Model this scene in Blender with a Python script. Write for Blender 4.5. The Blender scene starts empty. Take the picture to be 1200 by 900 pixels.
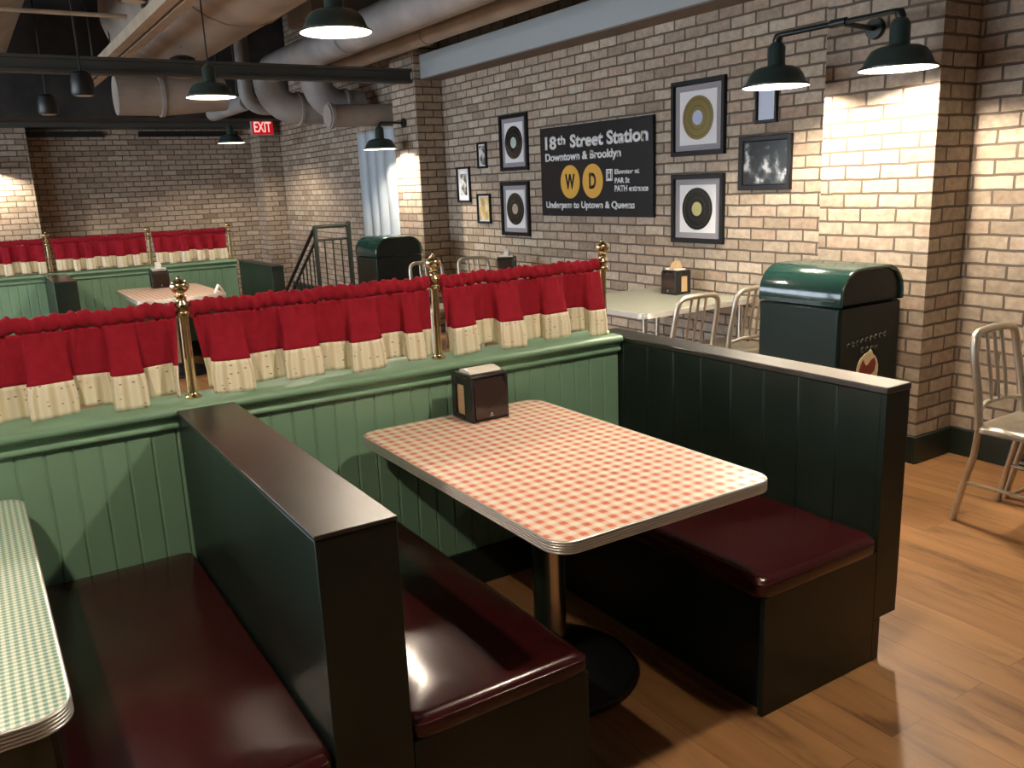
import bpy, bmesh, math, random
from mathutils import Matrix, Vector
random.seed(7)
SC = bpy.context.scene
COL = SC.collection
PI = math.pi

# ------------------------------------------------------------------ camera, world, exposure
cam_d = bpy.data.cameras.new('camera'); cam = bpy.data.objects.new('camera', cam_d); COL.objects.link(cam)
cam_d.sensor_width = 36.0; cam_d.sensor_fit = 'HORIZONTAL'; cam_d.lens = 1001.05 / 1200 * 36
cam_d.clip_start = 0.05; cam_d.clip_end = 100
_r = Matrix(((0.84114232, 0.15597900, -0.51783216), (-0.53937135, 0.17206397, -0.82430125), (-0.03947343, 0.97265849, 0.22886089)))
cam.matrix_world = Matrix.Translation((0, 0, 1.58)) @ _r.to_4x4()
SC.camera = cam
world = bpy.data.worlds.new('world'); SC.world = world; world.use_nodes = True
world.node_tree.nodes['Background'].inputs[0].default_value = (0.77, 0.88, 1.0, 1)
world.node_tree.nodes['Background'].inputs[1].default_value = 8.0
SC.view_settings.view_transform = 'Standard'; SC.view_settings.look = 'None'
SC.view_settings.gamma = 1.0; SC.view_settings.use_curve_mapping = False
SC.view_settings.exposure = 0.55
BULB = 1150.0            # emission of every bulb
BULB_COL = (1.0, 0.85, 0.66)

# ------------------------------------------------------------------ materials
def mat(name, col=(.5, .5, .5), rough=.5, metal=0.0, spec=.5, coat=0.0, emit=None, estr=0.0):
    m = bpy.data.materials.new(name); m.use_nodes = True
    b = m.node_tree.nodes['Principled BSDF']
    b.inputs['Base Color'].default_value = (*col, 1); b.inputs['Roughness'].default_value = rough
    b.inputs['Metallic'].default_value = metal; b.inputs['Specular IOR Level'].default_value = spec
    b.inputs['Coat Weight'].default_value = coat
    if emit:
        b.inputs['Emission Color'].default_value = (*emit, 1); b.inputs['Emission Strength'].default_value = estr
    return m
def nodes(m): return m.node_tree.nodes, m.node_tree.links, m.node_tree.nodes['Principled BSDF']
def ramp(N, stops, interp='LINEAR'):
    r = N.new('ShaderNodeValToRGB'); r.color_ramp.interpolation = interp
    e = r.color_ramp.elements
    while len(e) < len(stops): e.new(0.5)
    for i, (p, c) in enumerate(stops): e[i].position = p; e[i].color = (*c, 1)
    return r
def mottle(m, c1, c2, scale=6.0, detail=4.0, rough=None, bump=0.0, lo=.35, hi=.65, stretch=(1, 1, 1)):
    N, L, b = nodes(m)
    tc = N.new('ShaderNodeTexCoord'); mp = N.new('ShaderNodeMapping'); mp.inputs['Scale'].default_value = stretch
    no = N.new('ShaderNodeTexNoise'); no.inputs['Scale'].default_value = scale; no.inputs['Detail'].default_value = detail
    L.new(tc.outputs['Object'], mp.inputs['Vector']); L.new(mp.outputs[0], no.inputs['Vector'])
    r = ramp(N, [(lo, c1), (hi, c2)]); L.new(no.outputs['Fac'], r.inputs['Fac']); L.new(r.outputs['Color'], b.inputs['Base Color'])
    if rough:
        mr = N.new('ShaderNodeMapRange'); mr.inputs['From Min'].default_value = lo; mr.inputs['From Max'].default_value = hi
        mr.inputs['To Min'].default_value = rough[0]; mr.inputs['To Max'].default_value = rough[1]
        L.new(no.outputs['Fac'], mr.inputs['Value']); L.new(mr.outputs[0], b.inputs['Roughness'])
    if bump:
        bp = N.new('ShaderNodeBump'); bp.inputs['Strength'].default_value = bump; bp.inputs['Distance'].default_value = .01
        L.new(no.outputs['Fac'], bp.inputs['Height']); L.new(bp.outputs[0], b.inputs['Normal'])
    return m
def brick_mat(name, tones, mortar, darker=1.0):
    m = mat(name, rough=.85, spec=.3); N, L, b = nodes(m)
    uv = N.new('ShaderNodeUVMap'); uv.uv_map = 'UVMap'
    nz = N.new('ShaderNodeTexNoise'); nz.inputs['Scale'].default_value = 9; nz.inputs['Detail'].default_value = 2
    L.new(uv.outputs[0], nz.inputs['Vector'])
    wob = N.new('ShaderNodeMix'); wob.data_type = 'VECTOR'; wob.inputs['Factor'].default_value = .012
    L.new(uv.outputs[0], wob.inputs['A']); L.new(nz.outputs['Color'], wob.inputs['B'])
    br = N.new('ShaderNodeTexBrick'); br.offset = .5
    br.inputs['Color1'].default_value = (0, 0, 0, 1); br.inputs['Color2'].default_value = (1, 1, 1, 1); br.inputs['Mortar'].default_value = (.5, .5, .5, 1)
    br.inputs['Scale'].default_value = 1; br.inputs['Brick Width'].default_value = .213; br.inputs['Row Height'].default_value = .0755
    br.inputs['Mortar Size'].default_value = .0075; br.inputs['Mortar Smooth'].default_value = .25
    L.new(wob.outputs['Result'], br.inputs['Vector'])
    n = len(tones); rp = ramp(N, [(i / (n - 1), t) for i, t in enumerate(tones)]); L.new(br.outputs['Color'], rp.inputs['Fac'])
    n2 = N.new('ShaderNodeTexNoise'); n2.inputs['Scale'].default_value = 22; n2.inputs['Detail'].default_value = 6; n2.inputs['Roughness'].default_value = .65
    L.new(uv.outputs[0], n2.inputs['Vector'])
    r2 = ramp(N, [(.3, (.72, .70, .68)), (.7, (1.18, 1.16, 1.14))]); L.new(n2.outputs['Fac'], r2.inputs['Fac'])
    mu = N.new('ShaderNodeMix'); mu.data_type = 'RGBA'; mu.blend_type = 'MULTIPLY'; mu.inputs['Factor'].default_value = 1
    L.new(rp.outputs['Color'], mu.inputs['A']); L.new(r2.outputs['Color'], mu.inputs['B'])
    mx = N.new('ShaderNodeMix'); mx.data_type = 'RGBA'; L.new(br.outputs['Fac'], mx.inputs['Factor'])
    L.new(mu.outputs['Result'], mx.inputs['A']); mx.inputs['B'].default_value = (*mortar, 1)
    L.new(mx.outputs['Result'], b.inputs['Base Color'])
    h = N.new('ShaderNodeMath'); h.operation = 'MULTIPLY_ADD'; h.inputs[1].default_value = -1.0
    nb = N.new('ShaderNodeMath'); nb.operation = 'MULTIPLY'; nb.inputs[1].default_value = .35
    L.new(n2.outputs['Fac'], nb.inputs[0]); L.new(br.outputs['Fac'], h.inputs[0]); L.new(nb.outputs[0], h.inputs[2])
    bp = N.new('ShaderNodeBump'); bp.inputs['Strength'].default_value = .9; bp.inputs['Distance'].default_value = .008
    L.new(h.outputs[0], bp.inputs['Height']); L.new(bp.outputs[0], b.inputs['Normal'])
    return m
def gingham(name, base, half, full, period):
    m = mat(name, rough=.31, spec=1.0); N, L, b = nodes(m)
    tc = N.new('ShaderNodeTexCoord'); sp = N.new('ShaderNodeSeparateXYZ'); L.new(tc.outputs['Object'], sp.inputs[0])
    outs = []
    for ax in 'XY':
        a = N.new('ShaderNodeMath'); a.operation = 'MULTIPLY'; a.inputs[1].default_value = 2 * PI / period; L.new(sp.outputs[ax], a.inputs[0])
        s = N.new('ShaderNodeMath'); s.operation = 'SINE'; L.new(a.outputs[0], s.inputs[0])
        k = N.new('ShaderNodeMath'); k.operation = 'MULTIPLY_ADD'; k.inputs[1].default_value = .85; k.inputs[2].default_value = .5; k.use_clamp = True
        L.new(s.outputs[0], k.inputs[0]); outs.append(k)
    ad = N.new('ShaderNodeMath'); ad.operation = 'ADD'; L.new(outs[0].outputs[0], ad.inputs[0]); L.new(outs[1].outputs[0], ad.inputs[1])
    hf = N.new('ShaderNodeMath'); hf.operation = 'MULTIPLY'; hf.inputs[1].default_value = .5; L.new(ad.outputs[0], hf.inputs[0])
    r = ramp(N, [(0, base), (.5, half), (1, full)]); L.new(hf.outputs[0], r.inputs['Fac']); L.new(r.outputs['Color'], b.inputs['Base Color'])
    return m
def wood_floor(name):
    m = mat(name, rough=.42, spec=.4); N, L, b = nodes(m)
    tc = N.new('ShaderNodeTexCoord'); sp = N.new('ShaderNodeSeparateXYZ'); cb = N.new('ShaderNodeCombineXYZ')
    L.new(tc.outputs['Object'], sp.inputs[0]); L.new(sp.outputs['Y'], cb.inputs['X']); L.new(sp.outputs['X'], cb.inputs['Y'])
    br = N.new('ShaderNodeTexBrick'); br.offset = .37; br.offset_frequency = 2
    br.inputs['Color1'].default_value = (0, 0, 0, 1); br.inputs['Color2'].default_value = (1, 1, 1, 1); br.inputs['Mortar'].default_value = (.5, .5, .5, 1)
    br.inputs['Scale'].default_value = 1; br.inputs['Brick Width'].default_value = 1.25; br.inputs['Row Height'].default_value = .155
    br.inputs['Mortar Size'].default_value = .0016; br.inputs['Mortar Smooth'].default_value = .3
    L.new(cb.outputs[0], br.inputs['Vector'])
    rp = ramp(N, [(0, (.270, .132, .051)), (.5, (.312, .156, .063)), (1, (.350, .182, .077))]); L.new(br.outputs['Color'], rp.inputs['Fac'])
    # grain shifted per plank
    sh = N.new('ShaderNodeMath'); sh.operation = 'MULTIPLY'; sh.inputs[1].default_value = 7.0; L.new(br.outputs['Color'], sh.inputs[0])
    ct = N.new('ShaderNodeCombineXYZ'); L.new(sh.outputs[0], ct.inputs['X']); L.new(sh.outputs[0], ct.inputs['Z'])
    va = N.new('ShaderNodeVectorMath'); va.operation = 'ADD'; L.new(cb.outputs[0], va.inputs[0]); L.new(ct.outputs[0], va.inputs[1])
    mp = N.new('ShaderNodeMapping'); mp.inputs['Scale'].default_value = (1.0, 6, 1); L.new(va.outputs[0], mp.inputs['Vector'])
    no = N.new('ShaderNodeTexNoise'); no.inputs['Scale'].default_value = 1.3; no.inputs['Detail'].default_value = 7; no.inputs['Roughness'].default_value = .62; no.inputs['Distortion'].default_value = .6
    L.new(mp.outputs[0], no.inputs['Vector'])
    r2 = ramp(N, [(.33, (.38, .32, .28)), (.48, (.86, .84, .81)), (.70, (1.14, 1.12, 1.08))]); L.new(no.outputs['Fac'], r2.inputs['Fac'])
    mu = N.new('ShaderNodeMix'); mu.data_type = 'RGBA'; mu.blend_type = 'MULTIPLY'; mu.inputs['Factor'].default_value = 1
    L.new(rp.outputs['Color'], mu.inputs['A']); L.new(r2.outputs['Color'], mu.inputs['B'])
    mx = N.new('ShaderNodeMix'); mx.data_type = 'RGBA'; L.new(br.outputs['Fac'], mx.inputs['Factor'])
    L.new(mu.outputs['Result'], mx.inputs['A']); mx.inputs['B'].default_value = (.15, .078, .033, 1)
    L.new(mx.outputs['Result'], b.inputs['Base Color'])
    return m
def trim_cloth(name):
    m = mat(name, (.72, .64, .46), .9); N, L, b = nodes(m)
    uv = N.new('ShaderNodeUVMap'); uv.uv_map = 'UVMap'
    sp = N.new('ShaderNodeSeparateXYZ'); L.new(uv.outputs[0], sp.inputs[0])
    a = N.new('ShaderNodeMath'); a.operation = 'MULTIPLY'; a.inputs[1].default_value = 2 * PI / .026; L.new(sp.outputs['X'], a.inputs[0])
    s = N.new('ShaderNodeMath'); s.operation = 'SINE'; L.new(a.outputs[0], s.inputs[0])
    r = ramp(N, [(0, (.66, .56, .36)), (.55, (.86, .80, .64)), (1, (.80, .72, .54))])
    mr = N.new('ShaderNodeMapRange'); mr.inputs['From Min'].default_value = -1; L.new(s.outputs[0], mr.inputs['Value']); L.new(mr.outputs[0], r.inputs['Fac'])
    vo = N.new('ShaderNodeTexVoronoi'); vo.inputs['Scale'].default_value = 62; vo.inputs['Randomness'].default_value = .55; L.new(uv.outputs[0], vo.inputs['Vector'])
    r2 = ramp(N, [(.12, (1, 1, 1)), (.20, (0, 0, 0))]); L.new(vo.outputs['Distance'], r2.inputs['Fac'])
    fl = N.new('ShaderNodeMix'); fl.data_type = 'RGBA'; L.new(r2.outputs['Color'], fl.inputs['Factor']); L.new(r.outputs['Color'], fl.inputs['A'])
    fl.inputs['B'].default_value = (.38, .24, .15, 1)
    L.new(fl.outputs['Result'], b.inputs['Base Color'])
    return m
def photo_mat(name, sc, seed, stops, rough=.15):
    m = mat(name, rough=rough); N, L, b = nodes(m)
    tc = N.new('ShaderNodeTexCoord'); mp = N.new('ShaderNodeMapping'); mp.inputs['Location'].default_value = (seed, seed * 1.7, seed * .3); L.new(tc.outputs['Object'], mp.inputs['Vector'])
    no = N.new('ShaderNodeTexNoise'); no.inputs['Scale'].default_value = sc; no.inputs['Detail'].default_value = 3; L.new(mp.outputs[0], no.inputs['Vector'])
    r = ramp(N, stops); L.new(no.outputs['Fac'], r.inputs['Fac']); L.new(r.outputs['Color'], b.inputs['Base Color'])
    return m

M = {}
M['brick'] = brick_mat('beige brick', [(.28, .22, .165), (.40, .33, .255), (.47, .395, .31), (.34, .275, .215), (.53, .46, .37), (.40, .305, .235), (.45, .375, .295)], (.125, .098, .075))
M['floor'] = wood_floor('wood plank floor')
M['ceiling'] = mottle(mat('dark ceiling', rough=.9), (.020, .018, .016), (.045, .040, .036), 3)
M['beam'] = mat('grey green steel', (.060, .062, .054), .6)
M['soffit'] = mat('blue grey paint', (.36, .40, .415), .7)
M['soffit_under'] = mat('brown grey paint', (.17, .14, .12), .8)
M['duct'] = mottle(mat('painted duct', rough=.55), (.30, .255, .215), (.44, .38, .325), 2.2, 3)
M['duct_grey'] = mottle(mat('grey duct', rough=.5), (.30, .295, .29), (.42, .405, .39), 3, 3)
M['pipe'] = mottle(mat('painted pipe', rough=.5), (.38, .325, .27), (.48, .415, .35), 3, 3)
M['strut'] = mottle(mat('tan strut', rough=.6), (.36, .28, .20), (.46, .37, .27), 5, 3)
M['riser'] = mottle(mat('pale blue pipe', rough=.45), (.34, .40, .45), (.40, .45, .49), 3, 2)
M['green'] = mottle(mat('sage green paint', rough=.42, spec=.4), (.185, .325, .215), (.205, .35, .235), 3, 3)
M['dark_green'] = mottle(mat('dark green lacquer', rough=.33, spec=.32), (.0095, .0165, .0125), (.0120, .0200, .0150), 3, 3, rough=(.30, .36), stretch=(1, 1, .5))
M['dark_top'] = mottle(mat('worn dark lacquer', rough=.31, spec=1.0), (.013, .015, .012), (.020, .017, .0125), 3, 3, lo=.2, hi=.8, stretch=(1, .35, 1))
M['edge'] = mat('worn edge', (.15, .15, .13), .35)
M['base'] = mat('dark green baseboard', (.010, .018, .013), .4)
M['vinyl'] = mottle(mat('burgundy vinyl', rough=.2, spec=.5), (.034, .0042, .0052), (.042, .0058, .0068), 4, 3, rough=(.20, .25), bump=.05)
M['red_top'] = gingham('red gingham laminate', (.90, .87, .78), (.86, .64, .50), (.72, .15, .07), .042)
M['green_top'] = gingham('green gingham laminate', (.86, .86, .70), (.46, .58, .46), (.09, .28, .20), .0145)
M['pale_top'] = mat('pale grey green laminate', (.40, .42, .34), .25)
M['chrome'] = mat('ribbed aluminium', (.74, .73, .70), .36, .75)
M['pole'] = mat('polished steel', (.66, .62, .54), .26, 1.0)
M['iron'] = mat('black iron', (.010, .010, .010), .45)
M['brass'] = mat('polished brass', (.64, .50, .28), .22, 1.0)
M['red_cloth'] = mottle(mat('red cotton', rough=.9, spec=.2), (.275, .0095, .022), (.32, .0125, .028), 30, 3, bump=.08)
M['trim_cloth'] = trim_cloth('cream printed cotton')
M['alum'] = mottle(mat('brushed aluminium', rough=.38, metal=.9), (.56, .51, .43), (.64, .59, .50), 14, 2)
M['black'] = mat('black plastic', (.012, .011, .011), .3)
M['black_face'] = mat('smoked plastic plate', (.035, .020, .016), .14, spec=.8)
M['paper'] = mat('white paper', (.80, .76, .68), .9)
M['paper_tan'] = mat('kraft paper', (.52, .36, .20), .9)
M['shade'] = mat('dark green enamel', (.030, .050, .042), .3)
M['reflector'] = mat('white enamel', (.86, .84, .80), .5)
M['bulb_wall'] = mat('lit wall lamp bulb', (1, 1, 1), .5, emit=BULB_COL, estr=BULB * 1.5)
M['bulb'] = mat('lit bulb', (1, 1, 1), .5, emit=BULB_COL, estr=BULB)
M['fixture'] = mat('black green pipe', (.010, .016, .014), .35)
M['bin'] = mat('green bin enamel', (.012, .040, .033), .16, spec=.6, coat=.4)
M['bin_body'] = mat('dark green bin body', (.008, .018, .0145), .30, spec=.25)
M['bin_dark'] = mat('dark bin enamel', (.009, .013, .0105), .4, spec=.25)
M['sign'] = mat('black sign board', (.010, .010, .011), .4, spec=.3)
M['white'] = mat('white lettering', (.80, .80, .80), .5)
M['yellow'] = mat('golden yellow disc', (.72, .40, .055), .45)
M['frame'] = mat('black frame', (.008, .008, .009), .35, spec=.3)
M['mat_grey'] = mat('grey mount', (.30, .28, .30), .8)
M['mat_white'] = mat('white mount', (.74, .74, .76), .7)
M['record'] = mat('black vinyl record', (.010, .009, .008), .22)
M['gold'] = mat('gold record', (.22, .165, .055), .28, .7)
M['groove'] = mat('record band', (.022, .020, .016), .35)
M['lab_blue'] = mat('pale blue label', (.42, .48, .66), .5)
M['lab_olive'] = mat('olive yellow label', (.42, .40, .16), .5)
M['lab_green'] = mat('pale green label', (.45, .56, .50), .5)
M['lab_tan'] = mat('tan label', (.40, .32, .26), .5)
M['picA'] = photo_mat('dark group photograph', 13, 3.1, [(.46, (.020, .024, .028)), (.56, (.07, .085, .09)), (.66, (.42, .44, .48))])
M['picB'] = photo_mat('grey portrait print', 14, 8.2, [(.42, (.05, .05, .05)), (.55, (.30, .29, .28)), (.66, (.70, .69, .67))])
M['picC'] = photo_mat('yellow street print', 7, 5.0, [(.35, (.25, .24, .20)), (.5, (.62, .44, .16)), (.62, (.72, .66, .50))])
M['picD'] = mat('pale blue print', (.56, .62, .76), .4)
M['exit_red'] = mat('lit red exit panel', (.35, .004, .008), .4, emit=(1.0, .005, .015), estr=.30)
M['exit_white'] = mat('lit exit letters', (1, .8, .75), .4, emit=(1.0, .55, .48), estr=.55)
M['housing'] = mat('grey white housing', (.45, .46, .47), .5)
M['rail'] = mat('dark green railing', (.010, .016, .012), .6)
M['emb_cream'] = mat('cream emblem', (.66, .56, .34), .6)
M['emb_red'] = mat('red emblem paint', (.20, .03, .018), .6)
M['emb_gold'] = mat('faded gold paint', (.085, .095, .065), .5)
M['wframe'] = mat('window frame paint', (.06, .06, .055), .5)
def glass_mat():
    m = bpy.data.materials.new('window glass'); m.use_nodes = True; N = m.node_tree.nodes; L = m.node_tree.links
    for n in list(N): N.remove(n)
    o = N.new('ShaderNodeOutputMaterial'); mx = N.new('ShaderNodeMixShader'); t = N.new('ShaderNodeBsdfTransparent'); g = N.new('ShaderNodeBsdfGlossy')
    g.inputs['Roughness'].default_value = .02; mx.inputs[0].default_value = .06
    L.new(t.outputs[0], mx.inputs[1]); L.new(g.outputs[0], mx.inputs[2]); L.new(mx.outputs[0], o.inputs[0])
    return m
M['glass'] = glass_mat()

# ------------------------------------------------------------------ mesh helpers
def root_off(p):
    v = Vector((0, 0, 0))
    while p is not None: v += p.location; p = p.parent
    return v
class MB:
    def __init__(s): s.bm = bmesh.new()
    def face(s, pts):
        vs = [s.bm.verts.new(p) for p in pts]
        try: return s.bm.faces.new(vs)
        except ValueError: return None
    def box(s, x0, x1, y0, y1, z0, z1):
        v = [s.bm.verts.new((x, y, z)) for x in (x0, x1) for y in (y0, y1) for z in (z0, z1)]
        for f in ((0, 1, 3, 2), (4, 6, 7, 5), (0, 4, 5, 1), (2, 3, 7, 6), (0, 2, 6, 4), (1, 5, 7, 3)): s.bm.faces.new([v[i] for i in f])
        return s
    def prism(s, outline, axis, a, b):
        """outline: 2-D points; axis 'x': (y,z), 'y': (x,z), 'z': (x,y)"""
        def P(u, v, w): return {'x': (w, u, v), 'y': (u, w, v), 'z': (u, v, w)}[axis]
        A = [s.bm.verts.new(P(u, v, a)) for u, v in outline]; B = [s.bm.verts.new(P(u, v, b)) for u, v in outline]
        n = len(A)
        for i in range(n): s.bm.faces.new((A[i], A[(i + 1) % n], B[(i + 1) % n], B[i]))
        s.bm.faces.new(list(reversed(A))); s.bm.faces.new(B)
        return s
    def rings(s, loops, cap0=True, cap1=True, closed=True):
        R = [[s.bm.verts.new(p) for p in l] for l in loops]; n = len(R[0])
        for a, b in zip(R[:-1], R[1:]):
            for i in range(n if closed else n - 1):
                s.bm.faces.new((a[i], a[(i + 1) % n], b[(i + 1) % n], b[i]))
        if cap0: s.bm.faces.new(list(reversed(R[0])))
        if cap1: s.bm.faces.new(R[-1])
        return s
    def lathe(s, prof, c=(0, 0, 0), n=24, cap0=True, cap1=True):
        return s.rings([[(c[0] + r * math.cos(2 * PI * i / n), c[1] + r * math.sin(2 * PI * i / n), c[2] + z) for i in range(n)] for r, z in prof], cap0, cap1)
    def tube(s, pts, r, n=10, caps=True, rx=None):
        pts = [Vector(p) for p in pts]; loops = []; up = None
        for i, p in enumerate(pts):
            if i == 0: t = pts[1] - p
            elif i == len(pts) - 1: t = p - pts[i - 1]
            else: t = (pts[i + 1] - p).normalized() + (p - pts[i - 1]).normalized()
            t.normalize()
            if up is None:
                up = Vector((0, 0, 1)) if abs(t.z) < .9 else Vector((0, 1, 0))
            sd = t.cross(up); sd.normalize(); up = sd.cross(t); up.normalize()
            rr = r[i] if isinstance(r, (list, tuple)) else r
            loops.append([p + sd * (rr * math.cos(2 * PI * k / n)) + up * ((rx or rr) * math.sin(2 * PI * k / n)) for k in range(n)])
        return s.rings(loops, caps, caps)
    def sphere(s, c, r, seg=16, rings=8):
        prof = [(max(r * math.sin(PI * i / rings), 1e-4), -r * math.cos(PI * i / rings)) for i in range(rings + 1)]
        return s.lathe(prof, c, seg)
    def build(s, name, material, parent=None, smooth=False, bevel=0.0, seg=2, angle=35):
        bm = s.bm
        if parent is not None:
            off = root_off(parent)
            if off.length: bmesh.ops.translate(bm, verts=bm.verts, vec=-off)
        bmesh.ops.recalc_face_normals(bm, faces=bm.faces)
        me = bpy.data.meshes.new(name); bm.to_mesh(me); bm.free(); me.materials.append(material)
        o = bpy.data.objects.new(name, me); COL.objects.link(o)
        if parent is not None: o.parent = parent
        if smooth or bevel:
            for p in me.polygons: p.use_smooth = True
            me.set_sharp_from_angle(angle=math.radians(angle))
        if bevel:
            b = o.modifiers.new('bevel', 'BEVEL'); b.width = bevel; b.segments = seg; b.limit_method = 'ANGLE'; b.angle_limit = math.radians(40)
            b.harden_normals = False
        return o
def box_uv(o):
    me = o.data; uv = me.uv_layers.new(name='UVMap') if 'UVMap' not in me.uv_layers else me.uv_layers['UVMap']
    for p in me.polygons:
        n = p.normal; ax = max(range(3), key=lambda i: abs(n[i]))
        for li in p.loop_indices:
            c = me.vertices[me.loops[li].vertex_index].co
            uv.data[li].uv = ((c.y, c.z), (c.x, c.z), (c.x, c.y))[ax]
    return o
def B(*a): return MB().box(*a)
def struct(o): o['kind'] = 'structure'; return o
def tag(o, label, cat, group=None):
    o['label'] = label; o['category'] = cat
    if group: o['group'] = group
    return o
def thing(name, label, cat, loc=(0, 0, 0), group=None):
    o = bpy.data.objects.new(name, None); COL.objects.link(o); o.location = loc; o.empty_display_size = .1
    return tag(o, label, cat, group)
def dup(root, loc, rz=0.0, label=None, group=None):
    def cp(o, par):
        c = o.copy(); COL.objects.link(c); c.parent = par
        for ch in o.children: cp(ch, c)
        return c
    r = cp(root, None); r.location = loc; r.rotation_euler = (0, 0, rz)
    if label: r['label'] = label
    if group: r['group'] = group
    return r
def rrect(x0, x1, y0, y1, r, n=6):
    pts = []
    for cx, cy, a0 in ((x1 - r, y0 + r, -PI / 2), (x1 - r, y1 - r, 0), (x0 + r, y1 - r, PI / 2), (x0 + r, y0 + r, PI)):
        for i in range(n + 1):
            a = a0 + PI / 2 * i / n; pts.append((cx + r * math.cos(a), cy + r * math.sin(a)))
    return pts
def arc(c, r, a0, a1, n):
    return [(c[0] + r * math.cos(a0 + (a1 - a0) * i / n), c[1] + r * math.sin(a0 + (a1 - a0) * i / n)) for i in range(n + 1)]
def text_mesh(txt, bold=0.0):
    cu = bpy.data.curves.new('lettering', 'FONT'); cu.body = txt; cu.size = 1; cu.offset = bold; cu.resolution_u = 4
    o = bpy.data.objects.new('lettering', cu); COL.objects.link(o)
    dg = bpy.context.evaluated_depsgraph_get(); me = bpy.data.meshes.new_from_object(o.evaluated_get(dg))
    bpy.data.objects.remove(o); bpy.data.curves.remove(cu)
    return me
def put_text(txt, material, parent, fit, to3d, bold=0.0, name='lettering', depth=.002, ref=None):
    """fit=(u0,u1,v0,v1) box of the text (ref: string that sets the height); to3d(u,v,w) maps to world"""
    me = text_mesh(txt, bold); xs = [v.co.x for v in me.vertices]; x0, x1 = min(xs), max(xs)
    if ref: rm = text_mesh(ref, bold); ys = [v.co.y for v in rm.vertices]; bpy.data.meshes.remove(rm)
    else: ys = [v.co.y for v in me.vertices]
    y0, y1 = min(ys), max(ys); off = root_off(parent)
    bm = bmesh.new(); bm.from_mesh(me); bpy.data.meshes.remove(me)
    ex = bmesh.ops.extrude_face_region(bm, geom=list(bm.faces))
    for v in [g for g in ex['geom'] if isinstance(g, bmesh.types.BMVert)]: v.co.z = 1.0
    for v in bm.verts:
        u = fit[0] + (v.co.x - x0) / (x1 - x0) * (fit[1] - fit[0]); w = fit[2] + (v.co.y - y0) / (y1 - y0) * (fit[3] - fit[2])
        v.co = Vector(to3d(u, w, v.co.z * depth)) - off
    bmesh.ops.recalc_face_normals(bm, faces=bm.faces)
    m2 = bpy.data.meshes.new(name); bm.to_mesh(m2); bm.free(); m2.materials.append(material)
    o = bpy.data.objects.new(name, m2); COL.objects.link(o); o.parent = parent
    return o

# ------------------------------------------------------------------ the room shell
WX = 4.535; CZ = 4.4; YB = -3.2; YF = 14.35; XL = -7.0
struct(B(XL - .2, WX + .2, YB - .2, YF + .2, -.1, 0).build('floor', M['floor']))
struct(B(XL - .2, WX + .2, YB - .2, YF + .2, CZ, CZ + .1).build('ceiling', M['ceiling']))
struct(box_uv(B(WX, WX + .2, YB - .2, YF + .2, 0, CZ).build('wall_right', M['brick'])))
struct(box_uv(B(XL, WX, YF, YF + .2, 0, CZ).build('wall_far', M['brick'])))
WY0, WY1, WZ0, WZ1 = 2.0, 13.0, .7, 3.2
wl = MB().box(XL - .2, XL, YB - .2, WY0, 0, CZ).box(XL - .2, XL, WY1, YF + .2, 0, CZ).box(XL - .2, XL, WY0, WY1, 0, WZ0).box(XL - .2, XL, WY0, WY1, WZ1, CZ)
struct(box_uv(wl.build('wall_left', M['brick'])))
struct(box_uv(B(XL, WX, YB - .2, YB, 0, CZ).build('wall_back', M['brick'])))
w1 = struct(B(XL - .11, XL - .10, WY0, WY1, WZ0, WZ1).build('added_window', M['glass']))  # unseen window, added to bring cool daylight onto the brick wall
fr = MB().box(XL - .15, XL - .05, WY0, WY1, WZ0, WZ0 + .06).box(XL - .15, XL - .05, WY0, WY1, WZ1 - .06, WZ1)
for i in range(8):
    y = WY0 + i * (WY1 - WY0 - .06) / 7
    fr.box(XL - .15, XL - .05, y, y + .06, WZ0 + .06, WZ1 - .06)
fr.build('added_window_frame', M['wframe'], w1)
pl = bpy.data.lights.new('added_window_portal', 'AREA'); pl.shape = 'RECTANGLE'; pl.size = WZ1 - WZ0; pl.size_y = WY1 - WY0; pl.cycles.is_portal = True
po = bpy.data.objects.new('added_window_portal', pl); COL.objects.link(po); po.location = (XL - .02, (WY0 + WY1) / 2, (WZ0 + WZ1) / 2); po.rotation_euler = (0, -PI / 2, 0)
struct(box_uv(B(4.206, WX, 2.60, 3.28, 0, CZ).build('wall_right_pier_near', M['brick'])))
struct(box_uv(B(4.217, WX, 8.371, 8.95, 0, CZ).build('wall_right_pier_middle', M['brick'])))
struct(box_uv(B(4.20, WX, 13.83, YF, 0, CZ).build('wall_right_pier_far', M['brick'])))
struct(box_uv(B(XL, 1.0, 14.0, YF, 0, CZ).build('wall_far_pier', M['brick'])))
for i, (y0, y1) in enumerate(((YB, 2.6), (3.28, 8.371))):
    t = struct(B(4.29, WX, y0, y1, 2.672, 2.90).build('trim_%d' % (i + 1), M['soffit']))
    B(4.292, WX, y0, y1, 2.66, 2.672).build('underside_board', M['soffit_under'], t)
tb = struct(MB().box(XL, 4.21, 8.40, 8.52, 2.63, 2.655).box(XL, 4.21, 8.45, 8.47, 2.655, 2.745).box(XL, 4.21, 8.40, 8.52, 2.745, 2.77).build('trim_3', M['beam']))
struct(B(XL, 4.19, 13.95, 14.35, 2.60, 2.66).build('trim_4', M['beam']))
struct(B(XL, WX, 13.2, YF, 2.662, CZ).build('trim_5', M['ceiling']))
for i, (x0, x1) in enumerate(((1.02, 2.02), (2.52, 4.0))): struct(B(x0, x1, 14.28, YF - .001, 2.48, 2.56).build('trim_%d' % (6 + i), M['iron']))
for i, (y0, y1, x0) in enumerate(((YB, 2.598, WX - .02), (3.282, 8.37, WX - .02), (8.952, 13.83, WX - .02))):
    struct(B(x0, WX, y0, y1, 0, .15).build('baseboard_right' if i == 0 else 'baseboard_right_%d' % (i + 1), M['base'], bevel=.004))
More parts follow.
